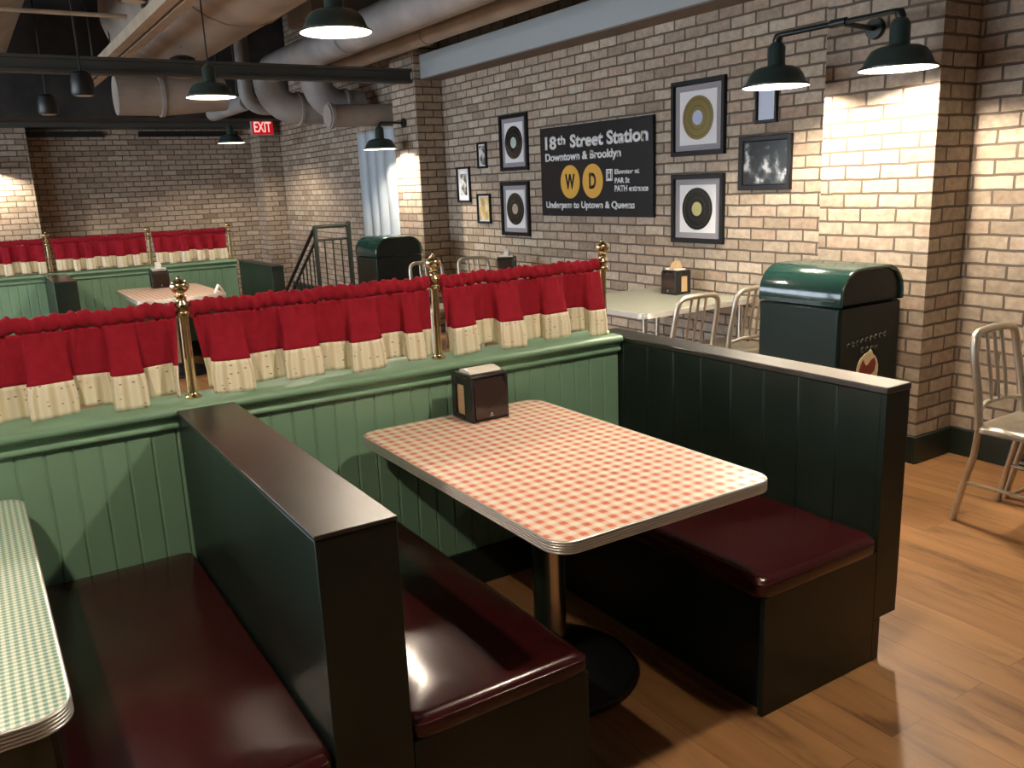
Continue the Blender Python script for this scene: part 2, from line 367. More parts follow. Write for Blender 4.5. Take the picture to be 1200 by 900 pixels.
struct(MB().box(4.186, WX, 2.58, 2.60, 0, .15).box(4.186, 4.206, 2.60, 3.30, 0, .15).build('baseboard_pier', M['base'], bevel=.004))

# ------------------------------------------------------------------ lamps
def lamp_head(root, c, bulb='bulb', k=1.0):
    """RLM shade hanging with its rim at c (world)"""
    out = [(.178, 0), (.178, .010), (.160, .022), (.150, .045), (.140, .066), (.124, .088), (.096, .102), (.050, .110), (.047, .118), (.046, .205), (.034, .225), (.014, .238)]
    out = [(a * k, b * k) for a, b in out]
    sh = MB().lathe(out, c, 32, False, True).build('lamp_shade', M['shade'], root, smooth=True, angle=50)
    inn = [(.176, .001), (.156, .022), (.146, .045), (.136, .063), (.120, .084), (.092, .098), (.047, .106), (.043, .114), (.043, .16)]
    inn = [(a * k, b * k) for a, b in inn]
    MB().lathe(inn, c, 32, False, True).build('reflector', M['reflector'], sh, smooth=True)
    MB().sphere((c[0], c[1], c[2] + .095 * k), .038 * k, 12, 6).build('bulb', M[bulb], root, smooth=True, angle=180)
def pendant(x, y, z, label):
    r = thing('pendant_lamp', label, 'lamp', (x, y, z), 'barn pendants along the room')
    lamp_head(r, (x, y, z), k=1.04)
    zt = 3.14 if 1.6 < x < 2.2 else CZ - .03
    MB().tube([(x, y, z + .246), (x, y, zt)], .006, 8).build('cord', M['fixture'], r)
    MB().lathe([(.03, 0), (.03, .012), (.02, .03)], (x, y, zt - .001), 20).build('ceiling_cup', M['fixture'], r)
pendant(1.803, 4.44, 2.370, 'green barn pendant lamp, largest and nearest of the hanging lamps in view')
pendant(1.813, 7.087, 2.315, 'green barn pendant lamp on thin cord hanging just in front of the cross beam')
pendant(3.45, 12.70, 2.285, 'small distant pendant lamp glowing low beside the red exit sign')
pendant(1.9, 1.38, 2.38, 'pendant lamp above the red checked table, out of the frame overhead')
pendant(-.50, 1.38, 2.38, 'pendant lamp above the green checked table, out of the frame overhead')
pendant(-.50, 4.44, 2.37, 'pendant lamp left of the curtained partition, out of the frame')
pendant(-.50, 7.087, 2.315, 'pendant lamp left of the far booths, out of the frame')

r = thing('wall_lamp', 'double barn wall lamp, two green shades on one black bar, on the near brick pier', 'lamp', (4.206, 2.975, 2.29))
YA, YN, XB, ZB = 3.365, 2.63, 3.90, 2.30
MB().tube([(4.204, 2.975, 2.29), (4.18, 2.975, 2.29)], [.055, .05], 20).build('wall_plate', M['fixture'], r, smooth=True)
arm = MB().tube([(4.19, 2.975, 2.29), (XB, 2.975, ZB)], .0135, 12)
arm.tube([(XB, 2.93, ZB), (XB, 3.02, ZB)], .022, 12)
bar = [(XB, YN, 2.255), (XB, YN, 2.275), (XB, YN + .008, 2.292), (XB, YN + .025, 2.30), (XB, YA - .025, 2.30), (XB, YA - .008, 2.292), (XB, YA, 2.275), (XB, YA, 2.255)]
arm.tube(bar, [.024, .024, .024, .0145, .0145, .024, .024, .024], 12).build('arm', M['fixture'], r, smooth=True)
for y in (YA, YN): lamp_head(r, (XB, y, 2.035), 'bulb_wall')

def single_wall_lamp(px, y, z, dx, dy, label):
    r = thing('wall_lamp', label, 'lamp', (px, y, z))
    e = (px + dx, y + dy)
    n = Vector((dx, dy, 0)).normalized()
    MB().tube([(px, y, z), (px + n.x * .022, y + n.y * .022, z)], .05, 16).build('wall_plate', M['fixture'], r, smooth=True)
    MB().tube([(px + n.x * .01, y + n.y * .01, z), (e[0] - n.x * .03, e[1] - n.y * .03, z), (e[0] - n.x * .008, e[1] - n.y * .008, z - .008), (e[0], e[1], z - .03), (e[0], e[1], z - .06)], .013, 10).build('arm', M['fixture'], r, smooth=True)
    lamp_head(r, (e[0], e[1], z - .27), 'bulb_wall')
single_wall_lamp(4.217, 8.67, 2.254, -.30, 0, 'single barn wall lamp on the middle brick pier beside pale blue pipes')
single_wall_lamp(.42, 14.0, 2.30, 0, -.30, 'barn wall lamp on the far brick pier, just out of frame at left')
single_wall_lamp(-5.0, 14.0, 2.30, 0, -.30, 'barn wall lamp at the far left end of the far pier')

# ------------------------------------------------------------------ partitions with curtains
def bead_front(mb, x0, x1, y, z0, z1, pitch, depth=.005, g=.006, sign=-1):
    """tongue-and-groove boards facing -y as one folded sheet"""
    pts = [(x0, y)]; x = x1 - pitch
    cuts = []
    while x > x0 + .01: cuts.append(x); x -= pitch
    for c in reversed(cuts): pts += [(c - g, y), (c, y + depth), (c + g, y)]
    pts.append((x1, y))
    out = pts + [(x1, y + .06), (x0, y + .06)]
    mb.prism(out, 'z', z0, z1)
def partition(name, label, x0, x1, y, loc):
    r = thing(name, label, 'partition', loc)
    mb = MB(); bead_front(mb, x0, x1, y, .155, .866, .0755); mb.build('beadboard_panel', M['green'], r)
    B(x0, x1, y + .06, y + .125, 0, .87).build('rear_panel', M['green'], r)
    B(x0, x1, y - .014, y + .06, 0, .155).build('skirting', M['base'], r, bevel=.004)
    # moulded cap: bullnose, cove and bead, swept along x
    pr = [(y + .165, .935), (y - .020, .935)] + arc((y - .020, .919), .016, PI / 2, PI * 1.5, 6)[1:] + [(y - .017, .897), (y - .010, .885), (y - .009, .880)] \
        + arc((y - .009, .871), .009, PI / 2, PI * 1.5, 6)[1:] + [(y + .002, .860), (y + .13, .860), (y + .14, .90), (y + .165, .905)]
    xe = x1 + .006
    loops = [[(x, a, b) for a, b in pr] for x in (x0, xe - .008)] + [[(xe, y + .06 + (a - y - .06) * .965, .897 + (b - .897) * .9) for a, b in pr]]
    MB().rings(loops).build('cap_rail', M['green'], r, smooth=True, angle=40)
    return r
partition('booth_partition', 'sage green beadboard partition with moulded cap behind the red checked table', -2.6, 2.300, 2.80, (0, 2.86, 0))
partition('booth_partition', 'sage green partition under the far row of red curtains', -4.5, 2.34, 8.93, (0, 8.99, 0))

def post(x, y, z, label, h=.39, k=1.0):
    r = thing('curtain_post', label, 'post', (x, y, z), 'brass curtain posts')
    s = h / .39
    MB().lathe([(.027 * k, 0), (.027 * k, .005), (.020 * k, .010), (.017 * k, .016)], (x, y, z), 20).build('base_flange', M['brass'], r, smooth=True)
    sh = [(.0165 * k, .012), (.0165 * k, .04), (.0145 * k, .26 * s), (.015 * k, .268 * s)]
    MB().lathe(sh, (x, y, z), 20).build('shaft', M['brass'], r, smooth=True)
    f = [(.015, .266), (.021, .270), (.024, .279), (.021, .288), (.014, .291), (.017, .296), (.0245, .303), (.0245, .309), (.016, .318), (.0155, .330), (.020, .334), (.013, .338), (.012, .344),
         (.020, .348), (.0285, .358), (.0305, .368), (.0265, .379), (.015, .387), (.007, .3885), (.0075, .393), (.005, .398), (.001, .400)]
    MB().lathe([(a * k, b * s) for a, b in f], (x, y, z), 20).build('finial', M['brass'], r, smooth=True, angle=60)
CY = 2.877; CAPZ = .9352
post(.568, CY, CAPZ, 'brass curtain post with ball finial at the end of the double bench')
post(1.479, CY, CAPZ, 'brass curtain post with ball finial behind the red checked table and napkin dispenser')
post(2.285, CY, CAPZ, 'brass curtain post at the right end of the near partition')
post(-.345, CY, CAPZ, 'brass curtain post left of the green checked table, out of the frame')
FY = 9.0
post(.672, FY, CAPZ, 'small distant brass post above the left dark divider of the far booths', .37)
post(1.55, FY, CAPZ, 'small distant brass post above the far napkin dispenser', .37)
post(2.32, FY, CAPZ, 'small distant brass post at the right end of the far partition', .37)
post(-.22, FY, CAPZ, 'small distant brass post left of the far curtain, out of the frame', .37)
post(-1.12, FY, CAPZ, 'brass post further left on the far partition, out of the frame', .37)

def curtain(x0, x1, y, zt, seed, label, hem=.947, nz=16, step=.006, split=.60, amp=.030, lo=.13, hi=.25):
    rnd = random.Random(seed)
    r = thing('cafe_curtain', label, 'curtain', ((x0 + x1) / 2, y, hem), 'red gathered cafe curtains')
    n = int((x1 - x0) / step); zs = zt - .052
    kn = [x0 - .02]
    while kn[-1] < x1 + .05: kn.append(kn[-1] + rnd.uniform(lo, hi))
    dep = [rnd.uniform(.65, 1.15) for _ in kn]; fine = [rnd.uniform(0, 6.28) for _ in range(6)]
    asym = [rnd.uniform(-.25, .25) for _ in kn]
    def fold(x):
        i = max(j for j in range(len(kn)) if kn[j] <= x); w = kn[i + 1] - kn[i] if i + 1 < len(kn) else .12
        t = (x - kn[i]) / w
        a = math.cos(2 * PI * t); sh = math.tanh(1.9 * (-a) + asym[i]) / math.tanh(1.9)
        return t, i, sh * dep[i], w
    def gather(x, v):
        return math.exp(-v * 9) * (.004 * math.sin(x * 310 + fine[0]) + .004 * math.sin(x * 197 + fine[1] + 2 * math.sin(x * 23)))
    def pt(x, v):
        t, i, f, w = fold(min(max(x, x0), x1))
        grow = min(1, .22 + 1.05 * v)
        yy = y - .010 - .022 * v - amp * grow * f + gather(x, v) + .004 * math.sin(x * 41 + fine[2]) * v
        xx = x + .17 * w * math.sin(4 * PI * t) * min(1, v * 1.3) * .75
        xx = min(max(xx, x0 + .001), x1 - .001)
        hz = hem + .008 * math.sin(x * 17 + fine[3]) + .006 * (1 - f)
        return (xx, yy, zs + (hz - zs) * v)
    def sheet(name, v0, v1, m, rows, off=0.0):
        me_v, fs, uvs = [], [], []
        for j in range(rows + 1):
            v = v0 + (v1 - v0) * j / rows
            for i in range(n + 1):
                x = x0 + (x1 - x0) * i / n; p = pt(x, v); me_v.append((p[0], p[1] + off, p[2])); uvs.append((x * 1.25, p[2]))
        for j in range(rows):
            for i in range(n):
                a = j * (n + 1) + i; fs.append((a, a + 1, a + n + 2, a + n + 1))
        o_ = root_off(r); me = bpy.data.meshes.new(name)
        me.from_pydata([tuple(Vector(q) - o_) for q in me_v], [], fs)
        uvl = me.uv_layers.new(name='UVMap')
        for l in me.loops: uvl.data[l.index].uv = uvs[l.vertex_index]
        for p in me.polygons: p.use_smooth = True
        me.materials.append(m); o = bpy.data.objects.new(name, me); COL.objects.link(o); o.parent = r
        s = o.modifiers.new('cloth thickness', 'SOLIDIFY'); s.thickness = .0022; s.offset = 0
        return o
    sheet('red_panel', 0, split, M['red_cloth'], nz)
    sheet('cream_trim', split - .004, 1, M['trim_cloth'], 8, -.0012)
    # rod pocket: puckered sleeve round the rod
    loops = []
    for i in range(n + 1):
        x = x0 + (x1 - x0) * i / n; l = []
        for k in range(14):
            a = 2 * PI * k / 14
            pk = 1 + .13 * math.sin(x * 150 + 2.2 * math.sin(a) + fine[4]) + .10 * math.sin(x * 261 + 1.3 * math.cos(a) + fine[5]) + .07 * math.sin(x * 67 + a)
            l.append((x, y + .017 * pk * math.cos(a), zt - .028 + .0255 * pk * math.sin(a) + .003 * math.sin(x * 31)))
        loops.append(l)
    MB().rings(loops).build('rod_sleeve', M['red_cloth'], r, smooth=True, angle=180)
ZT = 1.256
curtain(-.320, .543, CY, ZT, 11, 'red cafe curtain with cream hem above the green checked table, nearest the left edge')
curtain(.593, 1.454, CY, ZT, 23, 'red cafe curtain with cream hem, middle bay between two brass posts behind the double bench')
curtain(1.504, 2.260, CY, ZT, 35, 'red cafe curtain with cream hem, right bay behind the red checked table')
curtain(-.188, .640, FY, 1.256, 41, 'distant red curtain bay in front of the lit far brick, leftmost', step=.012, nz=8, lo=.09, hi=.16)
curtain(.704, 1.518, FY, 1.256, 52, 'distant red curtain in the middle of the far row, right of the left far post', step=.012, nz=8, lo=.09, hi=.16)
curtain(1.582, 2.288, FY, 1.256, 63, 'distant red curtain bay at the right end of the far row', step=.012, nz=8, lo=.09, hi=.16)
curtain(-1.088, -.252, FY, 1.256, 74, 'distant red curtain bay beyond the left edge of the frame', step=.012, nz=8, lo=.09, hi=.16)

# ------------------------------------------------------------------ booth benches
def vbead(mb, xf, dirx, y0, y1, z0, z1, pitch, thick, g=.004, d=.004):
    pts = [(xf, y0)]; y = y0 + pitch
    while y < y1 - .02:
        pts += [(xf, y - g), (xf + dirx * d, y), (xf, y + g)]; y += pitch
    pts += [(xf, y1), (xf + dirx * thick, y1), (xf + dirx * thick, y0)]
    mb.prism(pts, 'z', z0, z1)
def cushion(root, x0, x1, y0, y1, z0, z1, front):
    """padded seat, rounded at the open edges, with a welt"""
    R = .030; n = 6; prof = [(0.006, z0), (0, z0 + .012)]
    for i in range(n + 1):
        a = PI / 2 * i / n; prof.append((R - R * math.cos(a), z1 - R + R * math.sin(a)))
    loops = []
    for ins, z in prof:
        loops.append([(p[0], p[1], z) for p in rrect(x0 + ins * (1 if front < 0 else .4), x1 - ins * (1 if front > 0 else .4), y0 + ins, y1 - ins * .4, .028, 5)])
    c = rrect(x0 + .09, x1 - .09, y0 + .10, y1 - .10, .05, 5); loops.append([(p[0], p[1], z1 + .007) for p in c])
    o = MB().rings(loops).build('seat_cushion', M['vinyl'], root, smooth=True, angle=60)
    w = rrect(x0 + .004, x1 - .004, y0 + .004, y1 - .01, .026, 5); w = [(p[0], p[1], z1 - .020) for p in w]; w.append(w[0])
    MB().tube(w, .0038, 8, False).build('welt', M['vinyl'], o, smooth=True, angle=180)
Y0 = 1.526
r = thing('booth_bench', 'double-sided dark green booth bench with burgundy seats between the two near checked tables', 'bench', (.58, 2.1, 0), 'dark green booth benches')
B(.490, .667, Y0, 2.761, 0, .916).build('backrest', M['dark_green'], r, bevel=.003)
B(.489, .668, Y0 - .001, 2.762, .916, .926).build('top_cap', M['dark_top'], r, bevel=.002)
B(.668, 1.120, Y0 + .02, 2.784, 0, .392).build('seat_box', M['dark_green'], r)
B(.668, 1.149, Y0, Y0 + .02, 0, .392).build('end_panel', M['dark_green'], r, bevel=.0025)
B(.012, .489, Y0, 2.784, 0, .392).build('seat_box', M['dark_green'], r, bevel=.0025)
cushion(r, .669, 1.152, Y0 - .006, 2.792, .393, .448, 1)
cushion(r, .008, .488, Y0 - .006, 2.792, .393, .448, -1)
r = thing('booth_bench', 'single dark green booth bench with burgundy seat right of the red checked table', 'bench', (2.1, 2.1, 0), 'dark green booth benches')
mb = MB(); vbead(mb, 2.308, 1, Y0 + .02, 2.960, .40, .905, .153, .119); mb.box(2.308, 2.427, Y0, Y0 + .02, .148, .905).box(2.312, 2.427, Y0 + .02, 2.96, .148, .40)
mb.build('backrest', M['dark_green'], r, bevel=.002)
B(2.3065, 2.430, Y0 - .003, 2.965, .905, .927).build('top_cap', M['dark_top'], r, bevel=.004)
B(1.815, 2.307, Y0 + .02, 2.784, 0, .386).build('seat_box', M['dark_green'], r)
mb = B(1.790, 2.307, Y0, Y0 + .02, 0, .386); mb.box(2.307, 2.346, Y0, 2.96, 0, .147)
mb.build('end_panel', M['dark_green'], r, bevel=.0025)
cushion(r, 1.768, 2.300, Y0 - .008, 2.792, .387, .450, -1)
# far booths
for x0, x1, y0, lab in ((.60, .775, 8.03, 'far dark divider with pale top beside the left far brass post'), (2.36, 2.47, 7.80, 'dark green bench back closing the right end of the far booth')):
    r = thing('booth_bench', lab, 'bench', ((x0 + x1) / 2, 8.4, 0), 'dark green booth benches')
    B(x0, x1, y0, 8.891, 0, .916).build('backrest', M['dark_green'], r, bevel=.003)
    B(x0 - .002, x1 + .002, y0 - .002, 8.892, .916, .927).build('top_cap', M['dark_top'], r, bevel=.002)
    sx = (x1 + .002, x1 + .47) if x0 < 1 else (x0 - .47, x0 - .002)
    B(sx[0], sx[1], y0, 8.90, 0, .392).build('seat_box', M['dark_green'], r)
    cushion(r, sx[0], sx[1], y0 - .006, 8.91, .393, .448, 1 if x0 < 1 else -1)

# ------------------------------------------------------------------ tables
def band_table(name, label, x0, x1, y0, y1, top, base=True, group=None, z=.75, poles=None, legs=None):
    r = thing(name, label, 'table', ((x0 + x1) / 2, (y0 + y1) / 2, 0), group)
    R = .065; T = .034
    MB().rings([[(p[0], p[1], zz) for p in rrect(x0 + .004 + i, x1 - .004 - i, y0 + .004 + i, y1 - .004 - i, R - i)] for i, zz in ((0, z - T + .004), (0, z - .001), (.001, z))]).build('tabletop', top, r)
    pr = [(.004, z - T)]; zz = z - T
    for k in range(5):
        h = T / 5; pr += [(.0030, zz + .0002), (.0008, zz + h * .18), (0, zz + h * .42), (0, zz + h * .62), (.0008, zz + h * .84), (.0030, zz + h - .0002)]; zz += h
    pr += [(.003, z + .0008), (.0055, z + .0004)]
    MB().rings([[(p[0], p[1], q) for p in rrect(x0 + i, x1 - i, y0 + i, y1 - i, R - i, 8)] for i, q in pr], False, False).build('edge_band', M['chrome'], r, smooth=True, angle=55)
    for px, py in (poles or []):
        mb = MB().lathe([(.052, .09), (.052, z - T - .012)], (px, py, 0), 28); mb.build('pedestal', M['pole'], r, smooth=True)
        MB().lathe([(.275, 0), (.280, .008), (.278, .022), (.262, .034), (.16, .055), (.075, .078), (.055, .10)], (px, py, 0), 40).build('pedestal_base', M['iron'], r, smooth=True, angle=50)
        B(px - .16, px + .16, py - .16, py + .16, z - T - .012, z - T - .001).build('mounting_plate', M['iron'], r)
    for px, py in (legs or []):
        MB().lathe([(.020, 0), (.019, .02), (.019, z - T - .001)], (px, py, 0), 16).build('leg', M['pole'], r, smooth=True)
    return r
band_table('booth_table', 'red and white checked table with ribbed metal edge, in the middle booth', 1.063, 1.817, 1.520, 2.722, M['red_top'], poles=[(1.43, 2.10)], group='checked booth tables')
band_table('booth_table', 'green and white checked table with ribbed metal edge, cut by the left edge', -.715, .041, 1.480, 2.760, M['green_top'], poles=[(-.34, 2.10)], group='checked booth tables')
band_table('booth_table', 'distant red checked table in the far booth with a white card on its corner', 1.152, 1.885, 7.57, 8.74, M['red_top'], poles=[(1.52, 8.15)], group='checked booth tables')
band_table('booth_table', 'pale table just behind the near partition, glimpsed under the middle curtain', 1.062, 1.82, 3.00, 4.04, M['pale_top'], poles=[(1.44, 3.5)])
band_table('cafe_table', 'pale grey green table against the brick wall right of the near curtain', 3.515, 4.525, 4.02, 5.00, M['pale_top'], legs=[(3.585, 4.09), (4.45, 4.09), (3.585, 4.93), (4.45, 4.93)])
band_table('cafe_table', 'table by the brick wall under the lower left framed record, behind the curtain', 3.515, 4.525, 6.05, 7.03, M['pale_top'], legs=[(3.585, 6.12), (4.45, 6.12), (3.585, 6.96), (4.45, 6.96)])
c = MB().prism([(1.795, .752), (1.80, .752), (1.835, .815), (1.87, .752), (1.875, .752), (1.838, .822), (1.832, .822)], 'y', 7.62, 7.70)
tag(c.build('table_card', M['paper']), 'small white folded card on the corner of the distant red table', 'card')

# ------------------------------------------------------------------ napkin dispensers (front faces -y)
def dispenser(label):
    r = thing('napkin_dispenser', label, 'napkin dispenser', (0, 0, 0), 'black napkin dispensers')
    w, d, h = .152, .150, .172
    # hoop-shaped body: rounded outline in y-z at both cheeks, joined by shell
    body = MB()
    for sx in (-1, 1):
        xo, xi = sx * w / 2, sx * (w / 2 - .010)
        a, b = min(xo, xi), max(xo, xi)
        body.box(a, b, -d / 2, -d / 2 + .060, 0, h - .012).box(a, b, d / 2 - .028, d / 2, 0, h - .012)
        body.box(a, b, -d / 2 + .060, d / 2 - .028, 0, .018).box(a, b, -d / 2 + .060, d / 2 - .028, h - .042, h - .012)
    body.box(-w / 2 + .010, w / 2 - .010, -d / 2 + .004, d / 2, 0, .012)
    body.box(-w / 2 + .010, w / 2 - .010, d / 2 - .010, d / 2, .012, h - .012)
    body.box(-w / 2 + .010, w / 2 - .010, -d / 2 + .030, -d / 2 + .040, .012, h - .012)
    body.build('body', M['black'], r, bevel=.003)
    top = MB().prism([(-d / 2 + .018, h - .012), (-d / 2 + .006, h - .011), (-d / 2 + .010, h - .003), (-d / 2 + .022, h), (d / 2 - .020, h), (d / 2 - .004, h - .006), (d / 2, h - .012)], 'x', -w / 2, w / 2)
    top.build('lid', M['black'], r, bevel=.002)
    face = MB().prism([(-d / 2 + .003, .010), (-d / 2 - .004, .014), (-d / 2 + .002, h - .050), (-d / 2 + .016, h - .014), (-d / 2 + .026, h - .014), (-d / 2 + .012, .010)], 'x', -w / 2 + .012, w / 2 - .008)
    fo = face.build('face_plate', M['black_face'], r, bevel=.0015)
    lg = MB().prism([(0, .032), (.004, .028), (.0035, .025), (0, .0235), (-.0035, .025), (-.004, .028)], 'y', -d / 2 - .0055, -d / 2 - .0025)
    lg.box(-.008, .008, -d / 2 - .0055, -d / 2 - .0025, .0190, .0205).build('maker_mark', M['housing'], fo)
    B(-w / 2 + .011, w / 2 - .011, -d / 2 + .050, d / 2 - .014, .013, h - .016).build('napkin_stack', M['paper_tan'], r)
    return r
d0 = dispenser('black napkin dispenser with brown face plate, on the nearest red checked table')
def napkin_top(root, pts, a, b, m):
    MB().prism(pts, 'x', a, b).build('top_napkin', m, root)
nk = [(-.045, .1725), (-.040, .181), (.0, .186), (.030, .182), (.034, .1725)]
napkin_top(d0, nk, -.062, .066, M['paper'])
d1 = dup(d0, (4.33, 4.60, .7512), -PI / 2, 'black napkin dispenser with tan napkin sticking up, on the pale wall table')
d2 = dup(d0, (4.22, 6.72, .7512), -PI / 4, 'dark napkin dispenser with white napkins peeking over the curtain below a framed record')
d3 = dup(d0, (1.53, 8.60, .7512), 0, 'tiny dark napkin dispenser on the distant red checked table')
d0.location = (1.511, 2.628, .7512)
for d, lab in ((d1, M['paper_tan']), (d2, M['paper']), (d3, M['paper'])):
    MB().prism([(-.05, .176), (-.02, .222), (.012, .238), (.03, .205), (.042, .176)], 'x', -.020, .024).build('napkin_peak', lab, None).parent = d

# ------------------------------------------------------------------ aluminium chairs (facing -y, back at +y)
def chair(label):
    r = thing('aluminium_chair', label, 'chair', (0, 0, 0), 'brushed aluminium slat back chairs')
    W = .178; A = M['alum']
    # back hoop with rear legs as one bent tube
    def side(s): return [(s * (W + .012), .245, 0), (s * (W + .008), .215, .16), (s * W, .180, .32), (s * W, .168, .45), (s * (W - .002), .185, .60), (s * (W - .004), .210, .72), (s * (W - .008), .224, .80)]
    top = [(W - .014, .229, .832), (W - .030, .232, .853), (W - .058, .234, .864), (0, .238, .870), (-W + .058, .234, .864), (-W + .030, .232, .853), (-W + .014, .229, .832)]
    for s in (1, -1):
        MB().tube(side(s)[:4], [.016, .018, .020, .019], 10, rx=.014).build('rear_leg', A, r, smooth=True, angle=60)
        f = [(s * (W + .010), -.215, 0), (s * (W + .004), -.205, .20), (s * W, -.195, .43)]
        MB().tube(f, [.015, .018, .019], 10).build('front_leg', A, r, smooth=True, angle=60)
    MB().tube(side(1)[3:] + top + list(reversed(side(-1)[3:])), .0175, 10).build('back_hoop', A, r, smooth=True, angle=60)
    for x in (-.060, 0, .060):
        MB().tube([(x, .186, .545), (x, .200, .66), (x, .222, .78), (x, .236, .862)], .0100, 8, rx=.006).build('back_slat', A, r, smooth=True, angle=60)
    MB().tube([(-W, .172, .525), (-.09, .196, .545), (.09, .196, .545), (W, .172, .525)], .0110, 8).build('back_rail', A, r, smooth=True, angle=60)
    # dished seat
    n = 10; loops = []
    for ins, z in ((.010, .428), (0, .432), (0, .452), (.010, .462), (.045, .462), (.075, .452), (.15, .447)):
        loops.append([(p[0], p[1], z + .010 * max(0, -p[1] - .12) / .1) for p in rrect(-.195 + ins, .195 - ins, -.225 + ins, .190 - ins * .8, .045, 5)])
    MB().rings(loops).build('seat', A, r, smooth=True, angle=60)
    st = MB()
    for s in (1, -1): st.tube([(s * (W + .004), -.206, .19), (s * (W + .008), .208, .19)], .0085, 8)
    st.tube([(-W, 0, .19), (W, 0, .19)], .0085, 8).tube([(-W, -.204, .24), (W, -.204, .24)], .0085, 8)
    st.build('stretcher', A, r, smooth=True, angle=60)
    return r
c0 = chair('brushed aluminium slat back chair standing clear on the wood floor at the right edge')
dup(c0, (4.265, 1.79, 0), 0, 'aluminium chair at the extreme right edge, only its back corner showing')
dup(c0, (3.725, 3.99, 0), PI, 'aluminium chair with its back to us at the pale wall table, left of another')
dup(c0, (4.225, 3.99, 0), PI, 'aluminium chair at the pale wall table, half hidden behind the green bin')
dup(c0, (3.75, 7.22, 0), 0, 'distant aluminium chair hoop beside the middle brass finial, in front of the far bin')
dup(c0, (4.28, 7.22, 0), 0, 'distant aluminium chair against the brick, between the middle brass finial and the dark dispenser')
c0.location = (3.825, 1.79, 0)

# ------------------------------------------------------------------ mailbox-shaped bins (front faces -y, arch across x)
def bin_(label):
    r = thing('waste_bin', label, 'bin', (0, 0, 0), 'green arched waste bins')
    w, d = .524, .53; h = 1.095; zs = .905
    B(-w / 2 + .004, w / 2 - .004, .012, d - .004, .03, zs - .008).build('body', M['bin_body'], r, bevel=.012, seg=3)
    B(-w / 2 + .02, w / 2 - .02, .03, d - .02, 0, .03).build('plinth', M['iron'], r)
    R = .150
    def outl(i):
        return [(-w / 2 + i, zs)] + [(-w / 2 + R + (R - i) * math.cos(a), h - R + (R - i) * math.sin(a)) for a in [PI - PI / 2 * k / 8 for k in range(9)]] \
            + [(w / 2 - R + (R - i) * math.cos(a), h - R + (R - i) * math.sin(a)) for a in [PI / 2 - PI / 2 * k / 8 for k in range(9)]] + [(w / 2 - i, zs)]
    loops = [[(p[0], y, p[1]) for p in outl(i)] for i, y in ((.022, .022), (.022, .006), (.016, 0), (.004, 0), (0, .005), (0, d - .005), (.006, d))]
    lid = MB().rings(loops).build('lid', M['bin'], r, smooth=True, angle=40)
    MB().prism([(p[0], p[1] + (.004 if k in (0, 19) else 0)) for k, p in enumerate(outl(.024))], 'y', .019, .0215).build('inset_panel', M['bin_dark'], lid)
    B(-w / 2 + .022, w / 2 - .022, .008, .0115, .06, zs - .012).build('front_door', M['bin_dark'], r, bevel=.001)
    # long raised lips of the side flap
    B(-w / 2 - .006, -w / 2 + .002, .03, d - .03, .928, .940).build('flap_lip', M['bin'], lid, bevel=.003)
    return r
b0 = bin_('dark green arched waste bin with a cream emblem, against the near brick pier')
dup(b0, (3.765, 8.05, 0), 0, 'distant dark green arched waste bin in front of the middle brick pier')
b0.location = (3.915, 2.70, 0)
em = arc((.008, .545), .098, -PI / 2, PI * .36, 9) + [(.046, .645), (.030, .660), (.014, .650)] + arc((.008, .545), .098, PI * .62, PI * 1.5, 9)
em = [(-.018 + x * .93, z) for x, z in em]
eo = MB().prism(em, 'y', .004, .0075).build('painted_emblem', M['emb_cream'], None); eo.parent = b0
ro = MB().prism([(-.085, .545), (-.070, .590), (-.050, .612), (-.040, .590), (-.022, .574), (.010, .600), (.040, .612), (.056, .580), (.046, .540), (.010, .520), (-.030, .505), (-.068, .520)], 'y', .0015, .0038).build('emblem_marking', M['emb_red'], None); ro.parent = eo
lt = MB()
rl = random.Random(3)
for row, (xa, xb, za, zb) in enumerate(((-.175, .125, .700, .728), (-.060, .060, .664, .660))):
    k = 9 if row == 0 else 4
    for i in range(k):
        t = i / (k - 1); x = xa + (xb - xa) * t; z = za + (zb - za) * t
        p = [(x + .011 * math.cos(a), .0065, z + .013 * math.sin(a)) for a in [rl.uniform(.3, 1.2) + q * PI / 4 for q in range(rl.choice((5, 6, 7)))]]
        lt.tube(p, .0026, 6)
lo_ = lt.build('faded_lettering', M['emb_gold'], None); lo_.parent = b0

# ------------------------------------------------------------------ station sign
SX = WX - .030
r = thing('station_sign', 'large black subway station sign with white lettering and two yellow discs on the brick wall', 'sign', (WX, 5.78, 1.66))
bo = B(SX, WX - .001, 5.040, 6.535, 1.280, 2.037).build('board', M['sign'], r, bevel=.004)
def onwall(u, v, w): return (SX - .0006 - w, -u, v)     # u runs to the right along -y
def st(txt, y0, y1, z0, z1, m='white', bold=.036, ref='H', par=None): return put_text(txt, M[m], par or r, (-y0, -y1, z0, z1), onwall, bold, ref=ref)
st('18', 6.455, 6.285, 1.850, 1.962)
st('th', 6.272, 6.152, 1.884, 1.962)
st('Street Station', 6.085, 5.090, 1.852, 1.960)
st('Downtown & Brooklyn', 6.457, 5.413, 1.750, 1.819)
st('Elevator at', 5.494, 5.195, 1.616, 1.655)
st('PAR St', 5.494, 5.310, 1.545, 1.588)
st('PATH entrance', 5.496, 5.091, 1.480, 1.529)
st('Underpass to Uptown & Queens', 6.463, 5.252, 1.347, 1.405)
